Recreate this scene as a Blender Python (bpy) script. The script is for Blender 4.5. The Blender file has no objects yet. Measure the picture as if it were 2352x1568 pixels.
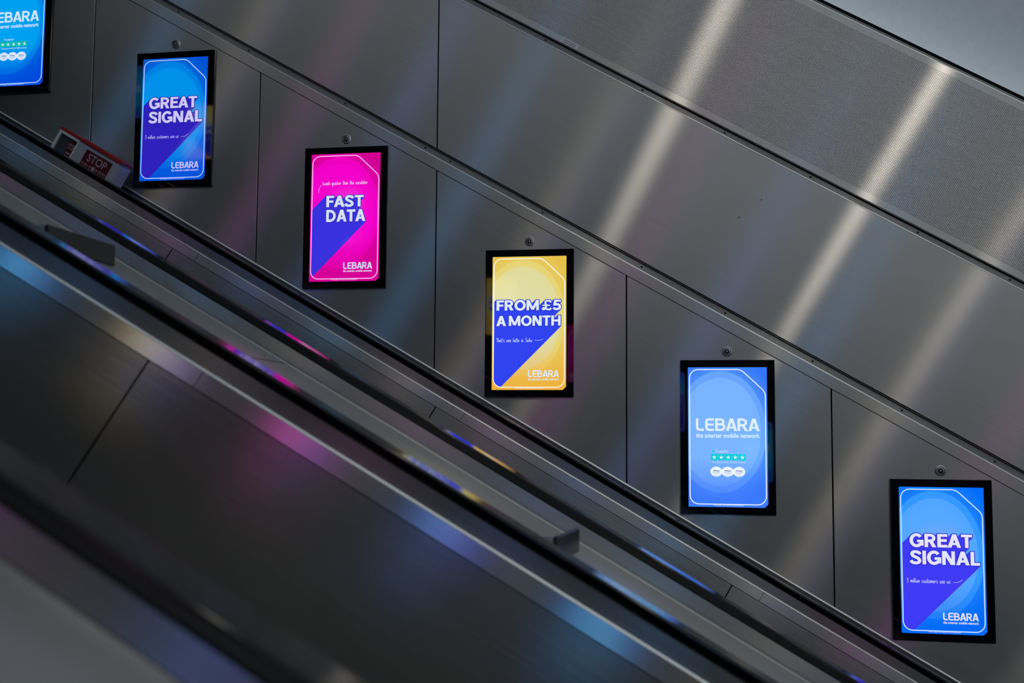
import bpy, bmesh, math
from mathutils import Vector, Matrix
SC = bpy.context.scene
COL = SC.collection
PI = math.pi
A30 = math.radians(30)
CO, SI = math.cos(A30), math.sin(A30)

# ------------------------------------------------------------------ camera
cd = bpy.data.cameras.new('camera')
cam = bpy.data.objects.new('camera', cd)
COL.objects.link(cam)
cam.location = (0.66770, -4.35095, -0.43134)
cam.rotation_euler = (1.651313, -0.0071485, 0.1672326)
cd.sensor_width = 36.0
cd.lens = 36.0 * 2506.933 / 2352.0
cd.clip_start = 0.01
cd.dof.use_dof = True
cd.dof.focus_distance = 4.45
cd.dof.aperture_fstop = 3.2
SC.camera = cam

# ------------------------------------------------------------------ world, exposure, lights
w = bpy.data.worlds.new('world'); SC.world = w; w.use_nodes = True
w.node_tree.nodes['Background'].inputs[0].default_value = (0.75, 0.85, 1.0, 1)
w.node_tree.nodes['Background'].inputs[1].default_value = 0.012
SC.view_settings.view_transform = 'Standard'
SC.view_settings.look = 'None'
SC.view_settings.exposure = 0.0
SC.view_settings.gamma = 1.0
SC.view_settings.use_curve_mapping = False

def frame_pt(s, y, n):                       # escalator frame -> world
    return Vector((s * CO + n * SI, y, -s * SI + n * CO))

FILL_POWER = 66.0
HEAD_FILL_POWER = 13.0
OPPOSITE_GAIN = 2.1
LAMP_STRENGTH = 16.0
LAMPS = ((-0.74, 1.1), (1.04, 1.0), (2.14, 0.36), (4.3, 0.8))      # position down the slope, relative output

def added_fill_light(s0, s1, y, n, power, tilt):  # added fill without a fitting, brightens the vault and the steel
    ld = bpy.data.lights.new('added_fill_light', 'AREA'); ld.shape = 'RECTANGLE'
    ld.size = s1 - s0; ld.size_y = 0.12; ld.energy = power; ld.color = (0.95, 0.97, 1.0)
    o = bpy.data.objects.new('added_fill_light', ld); COL.objects.link(o)
    m = Matrix.Rotation(A30, 4, 'Y') @ Matrix.Rotation(PI + tilt, 4, 'X')
    o.matrix_world = Matrix.Translation(frame_pt((s0 + s1) / 2, y, n)) @ m
    return o
added_fill_light(-1.0, 6.4, -5.72, 1.78, FILL_POWER, math.radians(-18))
added_fill_light(-7.5, -1.0, -5.72, 1.78, FILL_POWER * 0.62, math.radians(-18))
added_fill_light(-6.0, 5.2, 0.19, 1.60, HEAD_FILL_POWER, 0.0)  # added fill hidden behind the wall head, lifts the vault

# ------------------------------------------------------------------ helpers
def lin(c):
    return tuple((v / 255 / 12.92) if v / 255 <= 0.04045 else (((v / 255) + 0.055) / 1.055) ** 2.4 for v in c)

def tag(o, label=None, cat=None, group=None, kind=None):
    if label: o['label'] = label
    if cat: o['category'] = cat
    if group: o['group'] = group
    if kind: o['kind'] = kind
    return o

def empty(name, loc=(0, 0, 0), incline=False):
    o = bpy.data.objects.new(name, None); COL.objects.link(o)
    o.empty_display_size = 0.1
    o.location = loc
    if incline: o.rotation_euler = (0, A30, 0)
    return o

def mesh_obj(name, verts, faces, mat, parent=None, smooth=False, mat_idx=None):
    me = bpy.data.meshes.new(name)
    me.from_pydata([tuple(v) for v in verts], [], faces)
    mats = mat if isinstance(mat, (list, tuple)) else [mat]
    for m in mats: me.materials.append(m)
    if mat_idx: me.polygons.foreach_set('material_index', mat_idx)
    if smooth: me.polygons.foreach_set('use_smooth', [True] * len(me.polygons))
    me.update()
    o = bpy.data.objects.new(name, me); COL.objects.link(o)
    if parent: o.parent = parent
    return o

def fix_normals(o):
    bm = bmesh.new(); bm.from_mesh(o.data)
    bmesh.ops.recalc_face_normals(bm, faces=bm.faces[:])
    bm.to_mesh(o.data); bm.free()
    return o

class MB:
    """collects pieces that become one mesh"""
    def __init__(s): s.v = []; s.f = []
    def poly(s, pts):
        i = len(s.v); s.v += [tuple(p) for p in pts]; s.f.append(tuple(range(i, i + len(pts))))
    def prism(s, prof, s0, s1, skew=None):
        """profile of (y, n) points swept along the slope from s0 to s1; skew makes the ends plumb in the room"""
        n = len(prof); i = len(s.v)
        for a in (s0, s1):
            for (y, z) in prof:
                s.v.append((a if skew is None else a - z * math.tan(A30), y, z))
        for k in range(n):
            j = (k + 1) % n
            s.f.append((i + k, i + j, i + n + j, i + n + k))
        s.f.append(tuple(i + k for k in reversed(range(n)))); s.f.append(tuple(i + n + k for k in range(n)))
    def box(s, x0, x1, y0, y1, z0, z1):
        i = len(s.v)
        s.v += [(x0, y0, z0), (x1, y0, z0), (x1, y1, z0), (x0, y1, z0), (x0, y0, z1), (x1, y0, z1), (x1, y1, z1), (x0, y1, z1)]
        s.f += [tuple(i + k for k in q) for q in ((0, 3, 2, 1), (4, 5, 6, 7), (0, 1, 5, 4), (1, 2, 6, 5), (2, 3, 7, 6), (3, 0, 4, 7))]
    def lathe(s, prof, cx, cz, y0, seg=28):
        """prof: (radius, depth towards the viewer) turned round an axis along y"""
        i = len(s.v); m = len(prof)
        for k in range(seg):
            a = 2 * PI * k / seg
            for (r, d) in prof: s.v.append((cx + r * math.cos(a), y0 - d, cz + r * math.sin(a)))
        for k in range(seg):
            k2 = (k + 1) % seg
            for j in range(m - 1):
                s.f.append((i + k * m + j, i + k * m + j + 1, i + k2 * m + j + 1, i + k2 * m + j))
    def build(s, name, mat, parent=None, smooth=False, bevel=0, seg=2):
        o = mesh_obj(name, s.v, s.f, mat, parent)
        bm = bmesh.new(); bm.from_mesh(o.data)
        bmesh.ops.remove_doubles(bm, verts=bm.verts[:], dist=1e-6)
        bmesh.ops.recalc_face_normals(bm, faces=bm.faces[:])
        if bevel:
            ed = [e for e in bm.edges if len(e.link_faces) == 2 and e.calc_face_angle(0) > 0.6]
            bmesh.ops.bevel(bm, geom=ed, offset=bevel, segments=seg, affect='EDGES', clamp_overlap=True)
        bm.to_mesh(o.data); bm.free()
        if smooth:
            o.data.polygons.foreach_set('use_smooth', [True] * len(o.data.polygons))
            o.data.set_sharp_from_angle(angle=math.radians(40))
        return o

def copy_tree(o, parent=None):
    c = o.copy(); COL.objects.link(c); c.parent = parent
    for ch in list(o.children): copy_tree(ch, c)
    return c

# ------------------------------------------------------------------ materials
def new_mat(name):
    m = bpy.data.materials.new(name); m.use_nodes = True
    nt = m.node_tree; return m, nt, nt.nodes['Principled BSDF']

def steel(name, base=(0.5, 0.5, 0.495), rough=0.42, aniso=1.0, perforated=None, wear=0.03, spread=0.45, lean=0.0, fan=None):
    """brushed stainless steel: grain runs down the slope, highlights fan out across it"""
    m, nt, b = new_mat(name); N = nt.nodes; L = nt.links
    b.inputs['Metallic'].default_value = 1.0
    b.inputs['Roughness'].default_value = rough
    b.inputs['Anisotropic'].default_value = aniso
    geo = N.new('ShaderNodeNewGeometry')
    dv = N.new('ShaderNodeCombineXYZ'); dv.inputs[0].default_value = CO; dv.inputs[2].default_value = -SI
    cr = N.new('ShaderNodeVectorMath'); cr.operation = 'CROSS_PRODUCT'
    L.new(geo.outputs['True Normal'], cr.inputs[0]); L.new(dv.outputs[0], cr.inputs[1])
    L.new(cr.outputs[0], b.inputs['Tangent'])
    tc = N.new('ShaderNodeTexCoord')
    mp = N.new('ShaderNodeMapping'); mp.inputs['Scale'].default_value = (1.4, 3.0, 260.0)
    L.new(tc.outputs['Object'], mp.inputs[0])
    gr = N.new('ShaderNodeTexNoise'); gr.inputs['Scale'].default_value = 1.0; gr.inputs['Detail'].default_value = 3
    L.new(mp.outputs[0], gr.inputs['Vector'])
    mp2 = N.new('ShaderNodeMapping'); mp2.inputs['Scale'].default_value = (2.2, 2.2, 1.1)
    L.new(tc.outputs['Object'], mp2.inputs[0])
    sm = N.new('ShaderNodeTexNoise'); sm.inputs['Scale'].default_value = 1.6; sm.inputs['Detail'].default_value = 4
    L.new(mp2.outputs[0], sm.inputs['Vector'])
    # each brush line tilts the surface a little across the grain; lean: normals tilted down the slope to shift reflected glows
    mp3 = N.new('ShaderNodeMapping'); mp3.inputs['Scale'].default_value = (3.0, 4500.0, 4500.0)
    L.new(tc.outputs['Object'], mp3.inputs[0])
    fn = N.new('ShaderNodeTexNoise'); fn.inputs['Scale'].default_value = 1.0; fn.inputs['Detail'].default_value = 1
    L.new(mp3.outputs[0], fn.inputs['Vector'])
    tl = N.new('ShaderNodeMapRange'); tl.inputs['To Min'].default_value = -spread / 2; tl.inputs['To Max'].default_value = spread / 2
    L.new(fn.outputs[0], tl.inputs['Value'])
    ts = N.new('ShaderNodeVectorMath'); ts.operation = 'SCALE'; L.new(cr.outputs[0], ts.inputs[0]); L.new(tl.outputs[0], ts.inputs['Scale'])
    n1_ = N.new('ShaderNodeVectorMath'); n1_.operation = 'ADD'; L.new(geo.outputs['Normal'], n1_.inputs[0]); L.new(ts.outputs[0], n1_.inputs[1])
    n2_ = N.new('ShaderNodeVectorMath'); n2_.operation = 'ADD'; L.new(n1_.outputs[0], n2_.inputs[0]); n2_.inputs[1].default_value = (CO * lean, 0, -SI * lean)
    n3_ = N.new('ShaderNodeVectorMath'); n3_.operation = 'NORMALIZE'; L.new(n2_.outputs[0], n3_.inputs[0]); L.new(n3_.outputs[0], b.inputs['Normal'])
    # roughness: hand-worn patches
    rr = N.new('ShaderNodeMapRange'); rr.inputs['To Min'].default_value = rough - wear * 0.5; rr.inputs['To Max'].default_value = rough + wear * 0.5
    rr.inputs['From Min'].default_value = 0.3; rr.inputs['From Max'].default_value = 0.7
    L.new(sm.outputs[0], rr.inputs['Value']); L.new(rr.outputs[0], b.inputs['Roughness'])
    cmix = N.new('ShaderNodeMapRange'); cmix.inputs['To Min'].default_value = 0.88; cmix.inputs['To Max'].default_value = 1.1
    L.new(gr.outputs[0], cmix.inputs['Value'])
    sc = N.new('ShaderNodeVectorMath'); sc.operation = 'SCALE'
    sc.inputs[0].default_value = base; L.new(cmix.outputs[0], sc.inputs['Scale'])
    colour = sc.outputs[0]
    surf = b.outputs[0]
    if fan:                                   # long-grain finish: (slope spread along the grain, across the grain)
        al, ac = fan
        g = N.new('ShaderNodeBsdfAnisotropic'); g.distribution = 'BECKMANN'
        g.inputs['Roughness'].default_value = (al * ac) ** 0.25
        g.inputs['Anisotropy'].default_value = 1.0 - math.sqrt(al / ac)
        L.new(dv.outputs[0], g.inputs['Tangent']); L.new(colour, g.inputs['Color'])
        surf = g.outputs[0]
        L.new(surf, N['Material Output'].inputs[0])
    if perforated:
        pitch, rad, n0, n1 = perforated
        sep = N.new('ShaderNodeSeparateXYZ'); L.new(tc.outputs['Object'], sep.inputs[0])
        def cell(sock):
            d = N.new('ShaderNodeMath'); d.operation = 'DIVIDE'; d.inputs[1].default_value = pitch; L.new(sock, d.inputs[0])
            f = N.new('ShaderNodeMath'); f.operation = 'FRACT'; L.new(d.outputs[0], f.inputs[0])
            s_ = N.new('ShaderNodeMath'); s_.operation = 'SUBTRACT'; s_.inputs[1].default_value = 0.5; L.new(f.outputs[0], s_.inputs[0])
            q = N.new('ShaderNodeMath'); q.operation = 'POWER'; q.inputs[1].default_value = 2; 
            ab = N.new('ShaderNodeMath'); ab.operation = 'ABSOLUTE'; L.new(s_.outputs[0], ab.inputs[0]); L.new(ab.outputs[0], q.inputs[0])
            return q.outputs[0]
        ad = N.new('ShaderNodeMath'); ad.operation = 'ADD'; L.new(cell(sep.outputs[0]), ad.inputs[0]); L.new(cell(sep.outputs[2]), ad.inputs[1])
        lt = N.new('ShaderNodeMath'); lt.operation = 'LESS_THAN'; lt.inputs[1].default_value = rad * rad; L.new(ad.outputs[0], lt.inputs[0])
        g0 = N.new('ShaderNodeMath'); g0.operation = 'GREATER_THAN'; g0.inputs[1].default_value = n0; L.new(sep.outputs[2], g0.inputs[0])
        g1 = N.new('ShaderNodeMath'); g1.operation = 'LESS_THAN'; g1.inputs[1].default_value = n1; L.new(sep.outputs[2], g1.inputs[0])
        mu = N.new('ShaderNodeMath'); mu.operation = 'MULTIPLY'; L.new(g0.outputs[0], mu.inputs[0]); L.new(g1.outputs[0], mu.inputs[1])
        mu2 = N.new('ShaderNodeMath'); mu2.operation = 'MULTIPLY'; L.new(mu.outputs[0], mu2.inputs[0]); L.new(lt.outputs[0], mu2.inputs[1])
        hole = N.new('ShaderNodeBsdfTransparent')
        ms = N.new('ShaderNodeMixShader')
        L.new(mu2.outputs[0], ms.inputs[0]); L.new(surf, ms.inputs[1]); L.new(hole.outputs[0], ms.inputs[2])
        L.new(ms.outputs[0], N['Material Output'].inputs[0])
    L.new(colour, b.inputs['Base Color'])
    return m

def plain(name, col, rough=0.5, metal=0.0, ior=1.5, spec=0.5, lean=0.0):
    m, nt, b = new_mat(name)
    N = nt.nodes; L = nt.links
    tc = N.new('ShaderNodeTexCoord'); no = N.new('ShaderNodeTexNoise'); no.inputs['Scale'].default_value = 35; no.inputs['Detail'].default_value = 3
    L.new(tc.outputs['Object'], no.inputs['Vector'])
    mr = N.new('ShaderNodeMapRange'); mr.inputs['To Min'].default_value = 0.93; mr.inputs['To Max'].default_value = 1.07
    L.new(no.outputs[0], mr.inputs['Value'])
    sc = N.new('ShaderNodeVectorMath'); sc.operation = 'SCALE'; sc.inputs[0].default_value = col
    L.new(mr.outputs[0], sc.inputs['Scale']); L.new(sc.outputs[0], b.inputs['Base Color'])
    b.inputs['Roughness'].default_value = rough; b.inputs['Metallic'].default_value = metal
    if lean:
        geo = N.new('ShaderNodeNewGeometry'); ad = N.new('ShaderNodeVectorMath'); ad.operation = 'ADD'; nn = N.new('ShaderNodeVectorMath'); nn.operation = 'NORMALIZE'
        L.new(geo.outputs['Normal'], ad.inputs[0]); ad.inputs[1].default_value = (CO * lean, 0, -SI * lean)
        L.new(ad.outputs[0], nn.inputs[0]); L.new(nn.outputs[0], b.inputs['Normal'])
    b.inputs['IOR'].default_value = ior; b.inputs['Specular IOR Level'].default_value = spec
    return m

def glow(name, rgb, k=1.0, sample=False):
    """lit pixels of a screen behind glass"""
    m, nt, b = new_mat(name)
    b.inputs['Base Color'].default_value = (0, 0, 0, 1); b.inputs['Roughness'].default_value = 0.06
    b.inputs['Emission Color'].default_value = (*lin(rgb), 1); b.inputs['Emission Strength'].default_value = k
    if not sample: m.cycles.emission_sampling = 'NONE'
    return m

def poster(name, inner, ring, outer, low, k=1.0):
    """screen background: stepped oval rings, the outermost running into another tone at the foot"""
    m, nt, b = new_mat(name); N = nt.nodes; L = nt.links
    b.inputs['Base Color'].default_value = (0, 0, 0, 1); b.inputs['Roughness'].default_value = 0.06
    tc = N.new('ShaderNodeTexCoord')
    mp = N.new('ShaderNodeMapping'); mp.vector_type = 'POINT'
    mp.inputs['Location'].default_value = (0.028 / 0.155, 0, -0.020 / 0.209)
    mp.inputs['Scale'].default_value = (1 / 0.155, 0, 1 / 0.209)
    L.new(tc.outputs['Object'], mp.inputs[0])
    ln = N.new('ShaderNodeVectorMath'); ln.operation = 'LENGTH'; L.new(mp.outputs[0], ln.inputs[0])
    hf = N.new('ShaderNodeMath'); hf.operation = 'MULTIPLY'; hf.inputs[1].default_value = 0.5; L.new(ln.outputs[1], hf.inputs[0])
    rp = N.new('ShaderNodeValToRGB'); e = rp.color_ramp.elements
    e[0].position = 0.0; e[0].color = (*lin(inner), 1)
    e[1].position = 0.499; e[1].color = (*lin([0.75 * a + 0.25 * c for a, c in zip(inner, ring)]), 1)
    for p_, c in ((0.503, ring), (0.562, ring), (0.568, None), (0.75, outer)):
        x = e.new(p_); x.color = (*lin(c if c else [0.45 * a + 0.55 * d for a, d in zip(ring, outer)]), 1)
    L.new(hf.outputs[0], rp.inputs[0])
    sep = N.new('ShaderNodeSeparateXYZ'); L.new(tc.outputs['Object'], sep.inputs[0])
    mr = N.new('ShaderNodeMapRange'); mr.inputs['From Min'].default_value = -0.08; mr.inputs['From Max'].default_value = -0.27
    mr.inputs['To Min'].default_value = 0; mr.inputs['To Max'].default_value = 0.85; L.new(sep.outputs[2], mr.inputs['Value'])
    mx = N.new('ShaderNodeMix'); mx.data_type = 'RGBA'
    L.new(mr.outputs[0], mx.inputs[0]); L.new(rp.outputs[0], mx.inputs[6]); mx.inputs[7].default_value = (*lin(low), 1)
    L.new(mx.outputs[2], b.inputs['Emission Color']); b.inputs['Emission Strength'].default_value = k
    m.cycles.emission_sampling = 'FRONT'
    return m

STEEL_PANEL = steel('brushed_steel_panel', base=(0.50, 0.482, 0.462), fan=(0.009, 0.30))
STEEL_UPPER = steel('brushed_steel_upper', base=(0.485, 0.468, 0.448), fan=(0.008, 0.30))
STEEL_PERF = steel('perforated_steel', base=(0.53, 0.51, 0.485), fan=(0.0075, 0.28), perforated=(0.0061, 0.25, 1.094, 1.640))
STEEL_TRIM = steel('steel_trim', base=(0.51, 0.49, 0.455), fan=(0.018, 0.25))
STEEL_RECESS = steel('steel_recess', base=(0.42, 0.415, 0.40), rough=0.40, spread=0.3)
STEEL_DARK = steel('steel_dark', base=(0.17, 0.17, 0.17), rough=0.3, spread=0.2)
STEEL_DECK = steel('steel_deck', base=(0.60, 0.59, 0.57), rough=0.42, aniso=0.8, spread=0.2)
STEEL_BASE = steel('steel_rail_base', base=(0.45, 0.44, 0.42), rough=0.28, aniso=0.9, spread=0.3, lean=0.03)
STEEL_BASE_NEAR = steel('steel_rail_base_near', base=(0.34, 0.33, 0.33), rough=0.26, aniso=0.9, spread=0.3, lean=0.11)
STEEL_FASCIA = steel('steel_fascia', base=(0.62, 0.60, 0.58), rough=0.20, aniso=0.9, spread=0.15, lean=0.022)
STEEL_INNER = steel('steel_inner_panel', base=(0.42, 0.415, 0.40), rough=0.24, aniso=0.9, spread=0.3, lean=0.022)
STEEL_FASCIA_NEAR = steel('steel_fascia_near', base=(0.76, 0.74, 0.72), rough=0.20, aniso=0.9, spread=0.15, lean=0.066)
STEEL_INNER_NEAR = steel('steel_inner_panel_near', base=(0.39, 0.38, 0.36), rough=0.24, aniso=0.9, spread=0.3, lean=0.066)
STEEL_BRIGHT = steel('polished_steel_edge', base=(0.92, 0.91, 0.88), rough=0.34, aniso=0.0, wear=0.02, spread=0.0)
WEDGE = plain('darkened_wedge_metal', (0.10, 0.10, 0.10), rough=0.22, metal=1.0)  # dark reflections on the upright plate put into its base colour
RUBBER = plain('black_handrail_rubber', (0.004, 0.004, 0.005), rough=0.095, ior=1.5)
BLACK_GAP = plain('black_shadow_gap', (0.008, 0.008, 0.009), rough=0.8, spec=0.1)
BEZEL = plain('black_glass_bezel', (0.003, 0.003, 0.004), rough=0.03, ior=1.5)
CASE = plain('black_case', (0.006, 0.006, 0.008), rough=0.3)
PLASTER = plain('blue_grey_plaster', (0.49, 0.56, 0.61), rough=0.85, spec=0.2)  # blue partly the vault's cooler light, put into the plaster colour
TREAD = plain('grey_step_metal', (0.09, 0.09, 0.09), rough=0.5, metal=0.6)
DARK_METAL = plain('dark_metal', (0.03, 0.03, 0.03), rough=0.4, metal=0.8)
CHROME = plain('chrome', (0.66, 0.66, 0.64), rough=0.26, metal=1.0)

# ------------------------------------------------------------------ the far wall (wall_back)
S0, S1 = -6.5, 5.2
wall = MB(); wall.prism([(0.016, -0.9), (0.016, 1.68), (0.13, 1.68), (0.13, -0.9)], S0, S1)
wall_back = wall.build('wall_back', BLACK_GAP); wall_back.rotation_euler = (0, A30, 0)
tag(wall_back, kind='structure')

def plumb_panel(name, x0, x1, n0, n1, y0, y1, mat, bevel=0.0012):
    mb = MB(); i = 0
    pr = [(y0, n0), (y0, n1), (y1, n1), (y1, n0)]
    mb.prism(pr, x0 / CO, x1 / CO, skew=True)
    o = mb.build(name, mat, wall_back, bevel=bevel, seg=1)
    return o
JX = 0.7855
for k in range(-5, 5):
    plumb_panel('lower_panel', -0.392 + JX * k + 0.0020, -0.392 + JX * (k + 1) - 0.0020, -0.3572, 0.3592, 0.0, 0.012, STEEL_PANEL)
for k in range(-2, 2):
    plumb_panel('upper_panel', -0.392 + JX * 4 * k + 0.0022, -0.392 + JX * 4 * (k + 1) - 0.0022, 0.4385, 1.0325, 0.0, 0.012, STEEL_UPPER)
def strip(name, prof, mat, parent=wall_back, s0=S0, s1=S1, smooth=False, bevel=0):
    mb = MB(); mb.prism(prof, s0, s1); return mb.build(name, mat, parent, smooth=smooth, bevel=bevel, seg=2)
def tube(cy, cn, r, seg=10): return [(cy + r * math.cos(2 * PI * k / seg), cn + r * math.sin(2 * PI * k / seg)) for k in range(seg)]
def edge(y, n, h, tilt, sg=-1):
    t = math.tan(math.radians(tilt)) * h
    return [(y, n), (y + sg * t, n - h), (y - sg * 0.003, n - h), (y - sg * 0.003, n)]
strip('perforated_panel', [(0.0, 1.066), (0.0, 1.6665), (0.003, 1.6665), (0.003, 1.066)], STEEL_PERF)
# lower cover strip between the two panel rows, its bright top edge and the set-back above it
strip('cover_strip', [(-0.004, 0.3603), (-0.004, 0.402), (0.012, 0.402), (0.012, 0.3603)], STEEL_TRIM)
strip('bright_edge', edge(-0.004, 0.4058, 0.0038, 18), STEEL_BRIGHT)
strip('recess', [(0.0, 0.406), (0.012, 0.4305), (0.0155, 0.4305), (0.0155, 0.406)], STEEL_RECESS)
strip('panel_lip', tube(0.004, 0.4345, 0.0009), STEEL_TRIM, smooth=True)
# same between the upper panels and the perforated panels
strip('bright_edge', edge(0.0, 1.0355, 0.0030, 11), STEEL_BRIGHT)
strip('recess', [(0.002, 1.036), (0.012, 1.0575), (0.0155, 1.0575), (0.0155, 1.036)], STEEL_RECESS)
strip('panel_lip', tube(0.003, 1.0635, 0.001), STEEL_TRIM, smooth=True)
# head of the wall
strip('bright_edge', edge(0.0, 1.6700, 0.0034, 6), STEEL_BRIGHT)
strip('head_cove', [(0.001, 1.6705), (0.006, 1.679), (0.014, 1.684), (0.03, 1.686), (0.03, 1.6705)], STEEL_RECESS, smooth=True)
strip('head_capping', [(0.012, 1.6845), (0.012, 1.6955), (0.05, 1.6955), (0.05, 1.6845)], BLACK_GAP)  # capping strip; the shadow at the wall head is put in as black
# foot of the wall
strip('skirting', [(0.004, -0.3635), (0.002, -0.42), (0.012, -0.42), (0.012, -0.3635)], STEEL_DARK)
strip('bright_edge', edge(0.0, -0.3575, 0.0058, 20), STEEL_BRIGHT)
def screw(s, n, y):
    mb = MB(); mb.lathe([(0.0042, 0.0), (0.0042, 0.0016), (0.0030, 0.0022), (0.0018, 0.0012), (0.0, 0.0012)], s, n, y, 14)
    return mb.build('screw', DARK_METAL, wall_back)
for s in (-2.052, -1.668, -1.16, -0.753, -0.629, -0.18, 0.283, 0.66, 1.042, 1.42, 1.80): screw(s, 0.418, 0.0056)
for s in (-0.533, -0.074, 0.302, 0.683, 1.141, 1.52): screw(s, 1.047, 0.0066)
for (s, n, ln_, tl) in ((0.561, 0.878, 0.008, 0.2), (0.520, 0.775, 0.010, 0.35)):
    mb = MB(); c, q = math.cos(tl), math.sin(tl); hw = 0.0014
    pts = [(s + u * c + v * q - 0, -0.0006, n + v * c - u * q) for (u, v) in ((-hw, -ln_ / 2), (hw, -ln_ / 2), (hw, ln_ / 2), (-hw, ln_ / 2))]
    mb.poly(pts); mb.poly([(a, 0.0004, b_) for (a, _, b_) in reversed(pts)])
    mb.build('scuff_mark', DARK_METAL, wall_back)

# vaulted ceiling, opposite wall, ramp floor
mb = MB(); cy, cn, ra, rb, K = -2.95, 1.35, 3.30, 3.25, 40
prof = [(cy + ra * math.cos(PI * k / K), cn + rb * math.sin(PI * k / K)) for k in range(K + 1)]
prof += [(cy + (ra + 0.1) * math.cos(PI * k / K), cn + (rb + 0.1) * math.sin(PI * k / K)) for k in range(K, -1, -1)]
mb.prism(prof, -9.5, 8.0)
ceiling = mb.build('ceiling', PLASTER, smooth=True); ceiling.rotation_euler = (0, A30, 0); tag(ceiling, kind='structure')
YO = -5.90
mb = MB(); mb.prism([(YO, -1.5), (YO, 1.72), (YO - 0.15, 1.72), (YO - 0.15, -1.5)], -9.5, 8.0)
wall_front = mb.build('wall_front', steel('dull_steel_panel', base=(0.26, 0.255, 0.245), fan=(0.02, 0.30))); wall_front.rotation_euler = (0, A30, 0); tag(wall_front, kind='structure')
mb = MB(); mb.prism([(0.13, -1.75), (0.13, -1.6), (YO, -1.6), (YO, -1.75)], -9.5, 8.0)
floor = mb.build('floor', plain('dark_concrete', (0.05, 0.05, 0.05), 0.9)); floor.rotation_euler = (0, A30, 0); tag(floor, kind='structure')

# ------------------------------------------------------------------ escalators
NT, NB, NP = -0.364, -0.389, -0.421            # handrail top, handrail underside, deck level
def handrail_profile(yc, flare=-0.006):
    """flat-topped, flat-sided rubber rail with small rounded corners"""
    hw, r_ = 0.035, 0.0055                     # sides tuck in slightly towards the foot
    pts = []
    for (sy, sn, a0) in ((1, -1, -90), (1, 1, 0), (-1, 1, 90), (-1, -1, 180)):
        cy_, cn_ = yc + sy * ((hw + min(flare, 0) if sn < 0 else hw - max(flare, 0)) - r_), (NT - r_ if sn > 0 else NB + r_)
        arc_ = [(cy_ + r_ * math.cos(math.radians(a0 + 15 * k)), cn_ + r_ * math.sin(math.radians(a0 + 15 * k))) for k in range(7)]
        a, b_ = math.radians(a0), math.radians(a0 + 90)         # short flats that keep the corner shading off the faces
        pts.append((arc_[0][0] + 0.0012 * math.sin(a), arc_[0][1] - 0.0012 * math.cos(a)))
        pts += arc_
        pts.append((arc_[-1][0] - 0.0012 * math.sin(b_), arc_[-1][1] + 0.0012 * math.cos(b_)))
    return pts
step_mesh = {}
def escalator(y_far, y_near, seams, label, fascia, inner):
    root = empty('escalator', (0, 0, 0), True)
    tag(root, label, 'escalator', 'parallel escalators')
    for yc, sg in ((y_far, -1), (y_near, 1)):        # sg: direction of the inside
        strip('handrail', handrail_profile(yc), RUBBER, root, smooth=True)
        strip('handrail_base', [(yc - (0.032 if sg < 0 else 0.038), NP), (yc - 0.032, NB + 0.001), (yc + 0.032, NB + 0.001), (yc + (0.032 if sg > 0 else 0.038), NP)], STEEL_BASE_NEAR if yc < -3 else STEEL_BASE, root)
        yi = yc + sg * 0.042
        strip('inner_ledge', [(yc + sg * 0.032, NP - 0.006), (yc + sg * 0.032, NP), (yi - sg * 0.006, NP), (yi - sg * 0.006, NP - 0.006)], BLACK_GAP, root)
        strip('bright_edge', edge(yi - sg * 0.002, -0.4205, 0.0045, 30, sg), STEEL_BRIGHT, root)
        cuts = [S0] + list(seams) + [S1]
        for a, b_ in zip(cuts[:-1], cuts[1:]):
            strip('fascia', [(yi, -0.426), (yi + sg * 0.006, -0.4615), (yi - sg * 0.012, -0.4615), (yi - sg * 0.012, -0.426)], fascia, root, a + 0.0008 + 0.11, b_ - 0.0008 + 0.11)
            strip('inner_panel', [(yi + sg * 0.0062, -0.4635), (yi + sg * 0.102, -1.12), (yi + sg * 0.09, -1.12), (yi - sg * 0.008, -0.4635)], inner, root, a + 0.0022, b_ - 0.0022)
        strip('panel_backing', [(yi - sg * 0.002, -0.43), (yi - sg * 0.010, -0.47), (yi + sg * 0.086, -1.12), (yi + sg * 0.07, -1.12), (yi - sg * 0.024, -0.43)], BLACK_GAP, root)
        strip('skirt', [(yi + sg * 0.105, -1.123), (yi + sg * 0.105, -1.42), (yi + sg * 0.095, -1.42), (yi + sg * 0.095, -1.123)], DARK_METAL, root)
    ys0, ys1 = y_near + 0.15, y_far - 0.15
    mb = MB(); p = 0.4                                # a step: level tread, grooved riser, sunk in the slope
    q = lambda x, z: (x * CO - z * SI, x * SI + z * CO)
    def sp(x, z, y): s_, n_ = q(x, z); return (s_, y, n_)
    prof = [(0, 0), (0.346, 0), (0.346, -0.03), (0.335, -0.19), (0.02, -0.19), (0, -0.05)]
    n_ = len(prof)
    mb.v = [sp(x, z, y) for y in (ys0, ys1) for (x, z) in prof]
    mb.f = [(k, (k + 1) % n_, n_ + (k + 1) % n_, n_ + k) for k in range(n_)] + [tuple(range(n_)), tuple(range(2 * n_ - 1, n_ - 1, -1))]
    first = None
    for k in range(15):
        s_ = -3.0 + p * k
        if first is None:
            first = mb.build('step', TREAD, root); st = first
        else:
            st = first.copy(); COL.objects.link(st); st.parent = root
        st.location = (s_, 0, -1.36)
    return root
esc_far = escalator(-0.186, -1.566, (-3.95, -2.67, -1.392, -0.110, 1.180, 2.46, 3.7), 'escalator running along the foot of the wall of advert screens', STEEL_FASCIA, STEEL_INNER)
esc_mid = escalator(-2.281, -3.474, (-5.0, -3.72, -2.44, -1.48, -0.205, 1.08, 2.35, 3.6), 'nearer escalator, blurred, across the lower left of the photo', STEEL_FASCIA_NEAR, STEEL_INNER_NEAR)

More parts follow.
